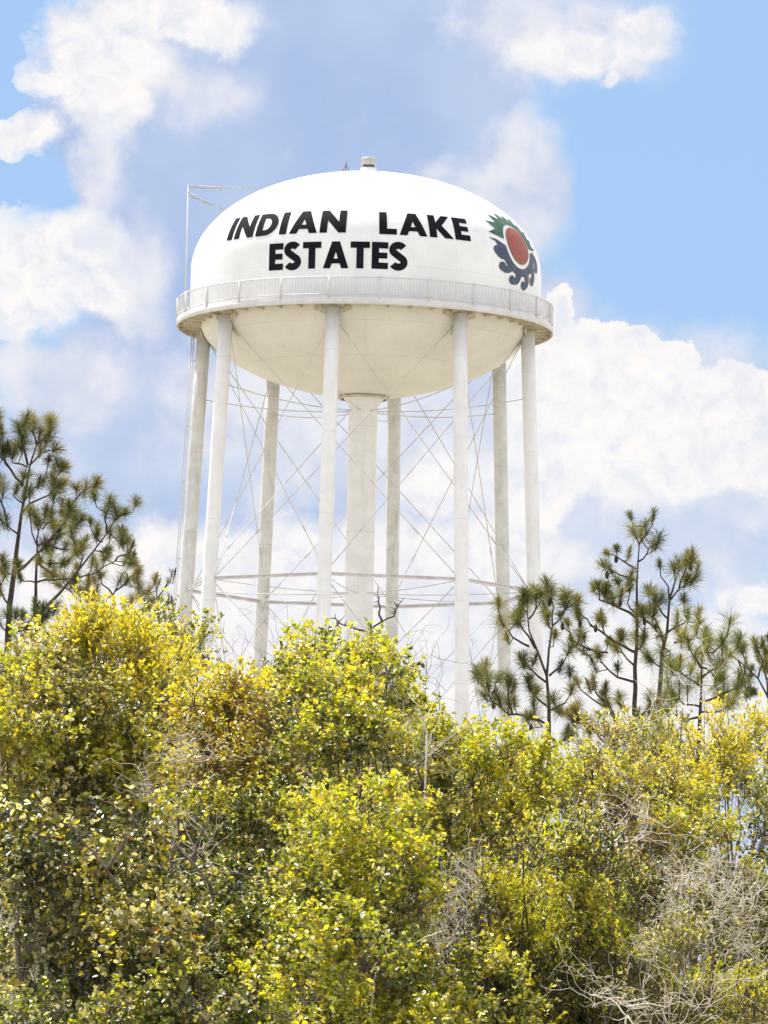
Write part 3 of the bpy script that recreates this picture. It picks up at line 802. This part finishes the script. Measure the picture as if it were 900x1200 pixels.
shrub('shrub', 'yellow-tipped shrub at the bottom edge near the middle', 'shrub',
      [(340, 1105, 36), (390, 1090, 38), (430, 1120, 36), (360, 1160, 42), (420, 1180, 42), (300, 1170, 40), (470, 1185, 30)], 50, 'green', 'round', 1.15, .058, TH, top='shoot', topw=.7)
shrub('oak_shrub', 'broad dark green shrub with upright narrow leaves right of the middle', 'shrub',
      [(610, 985, 36), (660, 985, 40), (700, 1000, 34), (575, 1040, 40), (630, 1050, 44), (690, 1060, 42), (745, 1050, 30), (600, 1110, 44), (660, 1130, 46), (725, 1120, 42), (590, 1170, 42), (650, 1190, 42), (720, 1185, 40)], 52, 'dark', 'spear', 1.35, .058, TH, top='shoot', topw=.62)
shrub('oak_shrub', 'rounded bright yellow shrub at the right edge under the pines', 'shrub',
      [(845, 862, 24), (880, 858, 26), (905, 860, 28), (822, 885, 22), (860, 895, 28), (900, 905, 26), (845, 925, 20), (815, 915, 20)], 58, 'lime', 'spear', 1.4, .06, TH, top='yellow', topw=1.0)
shrub('shrub', 'olive and orange small-leaved shrub on the right below the yellow one', 'shrub',
      [(690, 900, 26), (725, 905, 26), (760, 915, 28), (795, 935, 30), (760, 960, 34), (805, 985, 34), (765, 1005, 30), (700, 945, 24), (830, 960, 22), (660, 930, 24)], 55.5, 'rust', 'small', 1.25, .042, TH, top='shoot', topw=.7)
shrub('shrub', 'ragged olive shrub at the right edge with sky showing through it', 'shrub',
      [(850, 1010, 24), (885, 945, 20), (870, 920, 18), (895, 965, 20), (893, 1030, 24), (870, 1050, 30), (840, 1085, 32), (900, 1090, 34), (845, 975, 14), (898, 985, 14)], 56.5, 'green', 'round', .95, .05, TH, top='lime', topw=.6)
shrub('shrub', 'low yellow-green shrub in the bottom left corner', 'shrub',
      [(20, 1190, 30), (70, 1185, 30), (125, 1165, 34), (180, 1165, 38), (235, 1160, 38), (150, 1205, 30)], 50, 'green', 'round', 1.05, .056, TH, top='lime', topw=.6)
shrub('shrub', 'low yellow shrub at the bottom edge beside the grey dead brush', 'shrub',
      [(520, 1165, 34), (560, 1140, 34), (480, 1140, 28), (545, 1195, 34)], 50.5, 'lime', 'round', 1.15, .054, TH, top='shoot', topw=.7)
shrub('shrub', 'green shrub in the bottom right corner among pale twigs', 'shrub',
      [(780, 1170, 34), (830, 1150, 32), (880, 1165, 36), (800, 1090, 28), (850, 1195, 34), (760, 1120, 26)], 51.5, 'olive', 'spear', 1.1, .05, TH, top='shoot', topw=.55)
# dead and bare brush
DG = 'bare dry shrubs in the thicket'
dead_shrub('dead_shrub', 'dense pale leafless brush on the right of the thicket', [(800, 1035, 46), (845, 1060, 46), (790, 1100, 46), (870, 1110, 44), (885, 1050, 36), (840, 1010, 26)], 50.7, M_PALE, .0036, 70, DG, step=.062, curve=.5)
dead_shrub('dead_shrub', 'pale leafless twigs at the bottom edge right of the middle', [(760, 1185, 44), (705, 1170, 26), (820, 1180, 40)], 49.5, M_PALE, .0036, 42, DG, step=.10)
dead_shrub('dead_shrub', 'grey leafless brush low in the middle of the thicket', [(500, 1060, 42), (540, 1050, 38), (520, 1100, 38), (555, 1010, 24)], 51.0, M_PALE, .0032, 75, DG, step=.06, curve=.5)
dead_shrub('dead_shrub', 'grey leafless brush in the left part of the thicket', [(205, 890, 38), (170, 920, 32), (240, 880, 26), (220, 930, 26)], 54.4, M_PALE, .0032, 60, DG, step=.06, curve=.5)
dead_shrub('dead_shrub', 'pale brush on the slope right of the central peak', [(478, 850, 20), (500, 880, 24), (465, 890, 18)], 54.0, M_PALE, .0045, 60, DG)
dead_shrub('dead_shrub', 'straw-coloured brush right of the middle below the small red leaves', [(735, 950, 24), (700, 975, 20), (745, 985, 22)], 53.8, M_PALE, .0042, 60, DG)
dead_shrub('dead_shrub', 'grey leafless brush near the lower left edge', [(60, 1130, 34), (20, 1080, 24), (190, 1010, 30), (215, 1130, 34), (240, 1000, 28)], 51.5, M_PALE, .0038, 34, DG)
dead_shrub('dead_shrub', 'fine bare twigs against the sky left of the central peak', [(275, 785, 22), (318, 775, 24), (330, 760, 14), (258, 770, 12)], 58, M_DTWIG, .0028, 34, DG, up=.5)
dead_shrub('dead_shrub', 'fine bare twigs against the sky right of the central peak', [(485, 800, 20), (515, 810, 20), (470, 785, 16), (500, 775, 12)], 57, M_DTWIG, .0030, 34, DG, up=.5)

# crooked dark dead branch that rises from the central peak
def crooked(label, lines, Y, r, mat, name='bare_branch', base_px=None):
    base = P(lines[0][0][0], 1200, Y); base.z = 0
    root = thing(name, base, label, 'branch')
    mb = MB()
    p0 = P(*lines[0][0], Y); b1 = base+Vector((random.uniform(-.4, .4), 1.2, 0)); mb.tube([b1, b1.lerp(p0, .4)+Vector((.12, .3, 0)), b1.lerp(p0, .75)+Vector((-.1, .1, 0)), p0], [r*1.3, r*1.2, r*1.1, r], 6)
    for ln in lines:
        pts = [P(x, y, Y+random.uniform(-.08, .08)) for x, y in ln]
        fine = []
        for a, b in zip(pts[:-1], pts[1:]):
            for k in range(3): fine.append(a.lerp(b, k/3)+Vector([random.uniform(-.008, .008) for _ in range(3)]))
        fine.append(pts[-1])
        mb.tube(fine, list(np.linspace(r, r*.35, len(fine))), 6)
        for _ in range(len(fine)//2):
            q_ = random.choice(fine); e = Vector([random.gauss(0, .05) for _ in range(3)])+Vector((0, 0, .03))
            mb.tube([q_, q_+e], [r*.45, r*.15], 4)
    mb.build('limbs', mat, root)
def c3(x, y): return (300+x/3, 700+y/3)
crooked('crooked dark leafless branch standing above the central peak before the riser',
        [[c3(405, 150), c3(400, 130), c3(415, 100), c3(450, 80), c3(485, 68), c3(492, 45), c3(505, 22), c3(520, 2)],
         [c3(400, 130), c3(360, 112), c3(335, 104), c3(300, 95), c3(285, 78), c3(262, 74)],
         [c3(440, 85), c3(432, 60), c3(436, 30), c3(430, 5), c3(428, -20)], [c3(285, 85), c3(290, 105), c3(282, 120)],
         [c3(420, 150), c3(400, 90), c3(380, 70)]], 55.8, .014, M_DTWIG)
crooked('thick grey forked limb showing through the leaves at the lower left',
        [[(165, 1090), (158, 1070), (140, 1040), (125, 1020), (110, 1000), (95, 985), (80, 960)], [(125, 1020), (140, 995), (150, 975)]], 49.9, .022, M_BARK)
crooked('pale grey limb arching across the left of the thicket',
        [[(250, 1050), (245, 1035), (225, 1010), (205, 990), (180, 975), (160, 965), (150, 950)], [(225, 1010), (235, 980), (245, 960)], [(205, 990), (200, 1010), (205, 1030)]], 50.2, .019, M_BARK)
crooked('long pale twig arching over the bottom right',
        [[(735, 1215), (733, 1190), (720, 1172), (700, 1166), (690, 1166)], [(733, 1180), (760, 1176), (785, 1180)], [(735, 1190), (750, 1215)]], 49.0, .010, M_PALE)
crooked('yellowish arching cane right of the central peak',
        [[(500, 862), (496, 845), (488, 825), (478, 812)], [(496, 845), (505, 830)]], 53.3, .010, M_PALE)
crooked('pale diagonal stick in the grey brush in the middle',
        [[(440, 1140), (455, 1125), (480, 1110), (500, 1098), (522, 1090)], [(455, 1125), (450, 1105)], [(480, 1110), (470, 1130)]], 49.4, .009, M_PALE)

# ------------------------------------------------------------------ pines
def c7(x, y): return (x/4, 460+y/4)
def c8(x, y): return (640+x/3.4615, 580+y/3.4615)
def c6(x, y): return (430+x/3.75, 600+y/3.75)
PG = 'pine trees behind the thicket'
def pine(label, conv, trunk, limbs, Y, r0, tuftL=.25, col_=((.085, .115, .035), (.17, .17, .05)), dens=1.0, cones=True, side=1.0, nn=210):
    pt = [P(*conv(*p), Y) for p in trunk]
    base = pt[0].copy(); base.z = gz(base.x, base.y)
    root = thing('pine_tree', base, label, 'tree', PG)
    tr = MB(); tufts = []; conesp = []
    # trunk, slightly wavy
    line = [base+Vector((0, 0, -.1)), base.lerp(pt[0], .5)]+pt
    zb, zt_ = base.z, line[-1].z
    rs = [max(.009, r0*(1.25 if i == 0 else 1.0)*(1-.86*max(0, (p.z-pt[0].z)/(zt_-pt[0].z+1e-6)))) for i, p in enumerate(line)]
    tr.tube(line, rs, 8)
    tufts.append((line[-1], (line[-1]-line[-2]).normalized()))
    def side_twigs(pts, start=.25):
        L_ = sum((b-a).length for a, b in zip(pts[:-1], pts[1:]))
        n = max(2, int(L_/.21*side))
        for i in range(n):
            u = start+(1-start)*(i+random.random())/n
            s = u*(len(pts)-1); k = min(int(s), len(pts)-2); q_ = pts[k].lerp(pts[k+1], s-k); d = (pts[k+1]-pts[k]).normalized()
            e = (d*.7+Vector([random.gauss(0, .75) for _ in range(3)])).normalized()
            ln = random.uniform(.10, .32)
            a = q_+e*ln*.6; b = a+(e*.4+Vector((0, 0, 1.0))).normalized()*ln*.6
            tr.tube([q_, a, b], [.009, .008, .006], 4, cap=False)
            tufts.append((b, (b-a).normalized()))
            if random.random() < .5:
                dd = (b-a).normalized(); tr.tube([b-dd*.03, b+dd*.03, b+dd*.11], [.012, .018, .006], 5)
            if cones and random.random() < .16: conesp.append(a)
    for lb in limbs:
        depth_slope = random.uniform(-1.1, 1.1)
        pts = []; n = len(lb); o_ = P(*conv(*lb[0]), Y); 
        Lp = 0
        for i, p in enumerate(lb):
            pw = P(*conv(*p), Y)
            if i: Lp += (pw-P(*conv(*lb[i-1]), Y)).length
            pw = P(*conv(*p), Y+depth_slope*Lp*.8); pts.append(pw)
        fine = [pts[0]]
        for a, b in zip(pts[:-1], pts[1:]):
            fine.append(a.lerp(b, .5)+Vector([random.uniform(-.025, .025) for _ in range(3)])); fine.append(b)
        ra = max(.012, min(r0*.55, .010+.016*Lp))
        tr.tube(fine, list(np.linspace(ra, .007, len(fine))), 6)
        tufts.append((fine[-1], ((fine[-1]-fine[-2]).normalized()+Vector((0, 0, .6))).normalized()))
        side_twigs(fine)
    tr.build('trunk', M_PBARK, root)
    # needles, built as thin slivers in brush-like tufts
    T0 = np.array([t_[0] for t_ in tufts]); T1 = np.array([t_[1] for t_ in tufts]); m_ = len(T0)
    keep = rng.random(m_) < dens; keep[0] = True
    T0, T1 = T0[keep], T1[keep]; m_ = len(T0)
    k = nn; full = rng.uniform(.5, 1.15, m_)
    off = rng.uniform(-1, .2, (m_, k, 1))*rng.uniform(.05, .22, (m_, 1, 1))
    d = unit(T1[:, None]*rng.uniform(-.1, 1.4, (m_, k, 1))+unit(rng.normal(size=(m_, k, 3)))*.95)
    p0 = T0[:, None]+T1[:, None]*off
    L_ = tuftL*rng.uniform(.65, 1.1, (m_, k, 1))*full[:, None, None]
    p1 = p0+d*L_-np.array([0, 0, 1.0])*(L_**2)*.35
    sd_ = unit(np.cross(d, rng.normal(size=(m_, k, 3))))*.0025
    mid = p0+(p1-p0)*.55+np.array([0, 0, .01])
    V = np.stack([p0-sd_*.6, p0+sd_*.6, mid+sd_, mid-sd_, p1], 2).reshape(-1, 3)
    N = m_*k; b = np.arange(N)[:, None]*5
    Fc = np.concatenate([b+np.array([[0, 1, 2]]), b+np.array([[0, 2, 3]]), b+np.array([[3, 2, 4]])], 0)
    ca, cb = np.array(col_[0]), np.array(col_[1])
    mixv = np.clip(rng.normal(.45, .3, (m_, 1, 1))+rng.normal(0, .15, (m_, k, 1)), 0, 1)
    tint = (ca*(1-mixv)+cb*mixv)*rng.uniform(.8, 1.2, (m_, k, 1))
    np_mesh('crown', V, Fc, 3, M_NEEDLE, root, np.repeat(tint.reshape(-1, 3), 5, 0))
    for q_ in conesp[:14]:
        mb = MB(); zc = Vector(q_)
        mb.lathe([(0, -.07), (.018, -.06), (.030, -.03), (.032, 0), (.024, .04), (0, .06)], tuple(zc), 8); mb.build('pine_cone', M_PBARK, root)
YB = ((.06, .08, .028), (.27, .25, .09))
PK = ((.12, .12, .05), (.34, .29, .14))
pine('tallest pine at the left edge, dark trunk rising through an open crown', c7,
     [(40, 1150), (45, 1000), (65, 850), (80, 720), (100, 570), (125, 440), (140, 340), (172, 245), (190, 185)],
     [[(140, 340), (190, 285), (260, 265)], [(100, 570), (140, 520), (230, 480), (300, 420)], [(130, 340), (100, 230), (85, 160)], [(105, 430), (50, 360), (0, 300), (-40, 230)],
      [(80, 660), (30, 620), (0, 590)], [(80, 840), (150, 780), (230, 700), (330, 650), (385, 590)], [(65, 850), (30, 840), (0, 830)], [(45, 1000), (10, 940), (-30, 890)],
      [(110, 520), (60, 480), (80, 440)], [(172, 240), (222, 195), (238, 135)], [(172, 245), (150, 180), (158, 140)], [(230, 480), (260, 400), (300, 350)], [(300, 600), (340, 520), (380, 470), (450, 430)],
      [(130, 350), (60, 330), (40, 280)], [(120, 500), (180, 430), (215, 400)], [(230, 700), (290, 600), (300, 560)], [(30, 600), (0, 500), (-20, 430)], [(20, 300), (10, 220), (5, 170)]],
     82, .054, .26, YB)
pine('second pine from the left edge, thinner trunk beside the tallest left pine', c7,
     [(172, 1100), (168, 1000), (168, 880), (175, 720), (150, 660), (138, 560)],
     [[(175, 720), (180, 660), (182, 610)], [(175, 720), (250, 680), (300, 610), (330, 540)], [(175, 740), (210, 800), (270, 800), (330, 780)], [(168, 890), (110, 885), (90, 860)],
      [(168, 890), (250, 880), (350, 875), (440, 850), (540, 790), (620, 800)], [(200, 640), (250, 600), (240, 560)], [(250, 720), (300, 735), (375, 730)], [(175, 800), (230, 840), (260, 860)]],
     80, .034, .22, YB, cones=True, side=.8)
pine('pine leaning to the right over the yellow shrub on the left', c7,
     [(170, 1060), (230, 990), (280, 940), (370, 830), (440, 740), (510, 650), (550, 570)],
     [[(480, 700), (440, 680), (455, 630)], [(510, 650), (560, 700), (580, 710)], [(440, 740), (500, 740)], [(540, 790), (580, 760), (630, 800)], [(500, 660), (490, 590), (495, 550)], [(370, 830), (390, 770), (345, 690)], [(540, 600), (580, 570), (590, 560)]],
     79, .030, .22, YB, cones=True)
pine('low bushy pine with pinkish needles between the left pines and the tower', c7,
     [(520, 1140), (525, 1050), (530, 950), (570, 860)],
     [[(530, 950), (480, 900), (470, 860)], [(540, 930), (600, 880), (640, 830)], [(560, 990), (650, 960), (700, 920)], [(520, 1010), (440, 980), (380, 930)], [(540, 1050), (620, 1040), (690, 1000)], [(430, 1000), (400, 940), (410, 900)], [(380, 980), (330, 930), (270, 900)]],
     84, .03, .20, PK, cones=False, side=1.3)
pine('small pine sapling nearest the left columns of the tower', c7,
     [(745, 1140), (745, 1040), (735, 950), (730, 890)],
     [[(740, 960), (780, 900), (790, 880)], [(745, 1040), (780, 1000), (790, 970)], [(740, 980), (690, 930), (660, 910)], [(745, 1060), (700, 1020), (670, 960)], [(750, 1060), (810, 1040), (840, 1030)]],
     86, .022, .11, ((.08, .09, .04), (.16, .15, .07)), cones=False, side=1.5, nn=60)
pine('dark low pine foliage in the bottom of the left pine group', c7,
     [(30, 1180), (30, 1100), (35, 1040)], [[(30, 1100), (70, 1060), (110, 1040)], [(30, 1120), (0, 1080), (-30, 1060)], [(40, 1110), (110, 1100), (170, 1060)], [(60, 1120), (180, 1100), (230, 1020)]],
     76, .03, .20, ((.06, .08, .03), (.12, .13, .04)), cones=False, side=1.4)
pine('slim pine in front of the two right columns of the tower', c6,
     [(800, 1100), (800, 1000), (800, 850), (790, 720), (745, 600), (712, 520), (705, 440), (700, 380)],
     [[(790, 720), (800, 600), (815, 500), (820, 420), (812, 345)], [(710, 590), (640, 550), (590, 480)], [(740, 600), (680, 510), (660, 470)], [(790, 750), (720, 690), (690, 640)], [(800, 860), (740, 810), (705, 740)],
      [(800, 720), (850, 680), (890, 600)], [(800, 940), (700, 900), (620, 890), (550, 830), (490, 740), (480, 695)], [(640, 890), (620, 820), (630, 740)], [(590, 860), (560, 790), (580, 730)], [(810, 870), (870, 840), (900, 780)],
      [(800, 1040), (860, 1000), (900, 980)], [(815, 500), (860, 450), (880, 405)], [(712, 470), (745, 420), (740, 370)], [(800, 950), (760, 930), (730, 900)], [(700, 440), (670, 400), (690, 360)]],
     76, .037, .24, YB)
pine('tall slender pine in the middle of the right group with a straight trunk', c8,
     [(360, 1000), (358, 850), (362, 790), (360, 700), (368, 600), (368, 480), (368, 360), (372, 280), (378, 200), (352, 140)],
     [[(365, 300), (300, 260), (245, 235)], [(375, 270), (410, 235), (440, 200)], [(378, 200), (410, 160), (405, 120)], [(365, 350), (300, 325), (255, 300)], [(365, 500), (300, 460), (215, 425), (210, 370)], [(365, 480), (330, 440), (335, 375)],
      [(365, 640), (310, 610), (250, 575), (180, 530), (145, 490), (125, 430)], [(362, 640), (395, 600), (400, 555)], [(355, 690), (310, 640), (270, 600)], [(360, 760), (290, 740), (235, 690), (215, 650)], [(370, 480), (420, 520), (470, 575)],
      [(180, 630), (110, 590), (85, 520)], [(250, 640), (180, 625), (140, 630)], [(300, 460), (260, 420), (245, 400)]],
     78, .043, .22, YB)
pine('pine with two leaders just right of the tall slender pine', c8,
     [(455, 900), (460, 800), (465, 740), (470, 640), (490, 560), (500, 430), (495, 370), (465, 330), (460, 275)],
     [[(500, 430), (540, 380), (600, 340)], [(500, 420), (520, 360), (540, 280)], [(475, 600), (440, 500), (400, 465)], [(475, 620), (505, 640), (500, 680)], [(490, 560), (560, 520), (570, 480)], [(470, 700), (430, 670), (405, 650)], [(490, 500), (450, 440), (470, 420)], [(540, 380), (560, 320), (570, 270)], [(520, 600), (560, 600), (530, 540)]],
     80, .044, .24, YB)
pine('bright dense young pine low in the right group', c8,
     [(618, 1020), (625, 880), (630, 780), (630, 700), (632, 650)],
     [[(630, 780), (570, 740), (530, 690)], [(630, 740), (700, 700), (740, 650)], [(630, 840), (710, 810), (790, 770)], [(630, 860), (560, 850), (510, 800)], [(628, 700), (590, 640), (560, 560)], [(620, 640), (680, 640), (720, 590)], [(600, 650), (640, 600), (640, 565)],
      [(625, 880), (700, 880), (760, 840)], [(625, 900), (550, 910), (480, 870)], [(630, 700), (670, 720), (690, 780)]],
     74, .036, .27, ((.14, .17, .05), (.32, .30, .09)), cones=False, side=1.5, nn=150)
pine('twiggy pine leaning in from the right edge', c8,
     [(950, 1010), (930, 900), (900, 820), (860, 745), (790, 680), (740, 640), (725, 615)],
     [[(860, 740), (880, 680), (850, 610)], [(830, 720), (800, 650), (790, 625)], [(800, 690), (830, 770), (840, 800)], [(900, 820), (880, 700), (900, 640)], [(780, 670), (810, 790), (815, 810)], [(930, 900), (900, 700), (895, 650)]],
     79, .030, .17, YB, cones=False, side=1.1)
pine('low spreading pine between the slim pine and the tall slender pine', c8,
     [(345, 1100), (340, 990), (250, 870), (190, 830), (140, 790), (120, 750)],
     [[(250, 870), (200, 800), (190, 750)], [(230, 1000), (170, 940), (120, 880)], [(340, 990), (260, 990), (200, 960), (160, 910)], [(300, 940), (270, 880), (235, 800)], [(340, 960), (330, 880), (290, 840)], [(150, 910), (90, 890), (60, 880)], [(340, 960), (400, 880), (450, 840)], [(330, 1000), (400, 960), (440, 900)]],
     77, .034, .20, PK, cones=False, side=1.1)
shrub('shrub', 'feathery olive shrub at the foot of the right pines', 'shrub',
      [(715, 848, 16), (740, 855, 18), (768, 850, 18), (795, 862, 16), (740, 868, 22), (775, 868, 22), (700, 868, 18)], 66, 'pale', 'spear', .8, .07, 'shrubs at the back of the thicket', top='lime', topw=.7)
dead_shrub('dead_shrub', 'pale bare twigs in front of the bright young pine', [(800, 830, 24), (770, 850, 26), (825, 810, 16)], 65, M_PALE, .0045, 26, DG, up=.4, step=.13)

# ------------------------------------------------------------------ render settings
scene.view_settings.view_transform = 'Standard'; scene.view_settings.look = 'None'
scene.view_settings.exposure = EXPO; scene.view_settings.gamma = 1.0
scene.cycles.max_bounces = 6; scene.cycles.transmission_bounces = 4; scene.cycles.diffuse_bounces = 4
scene.cycles.use_denoising = True
scene.cycles.use_adaptive_sampling = True
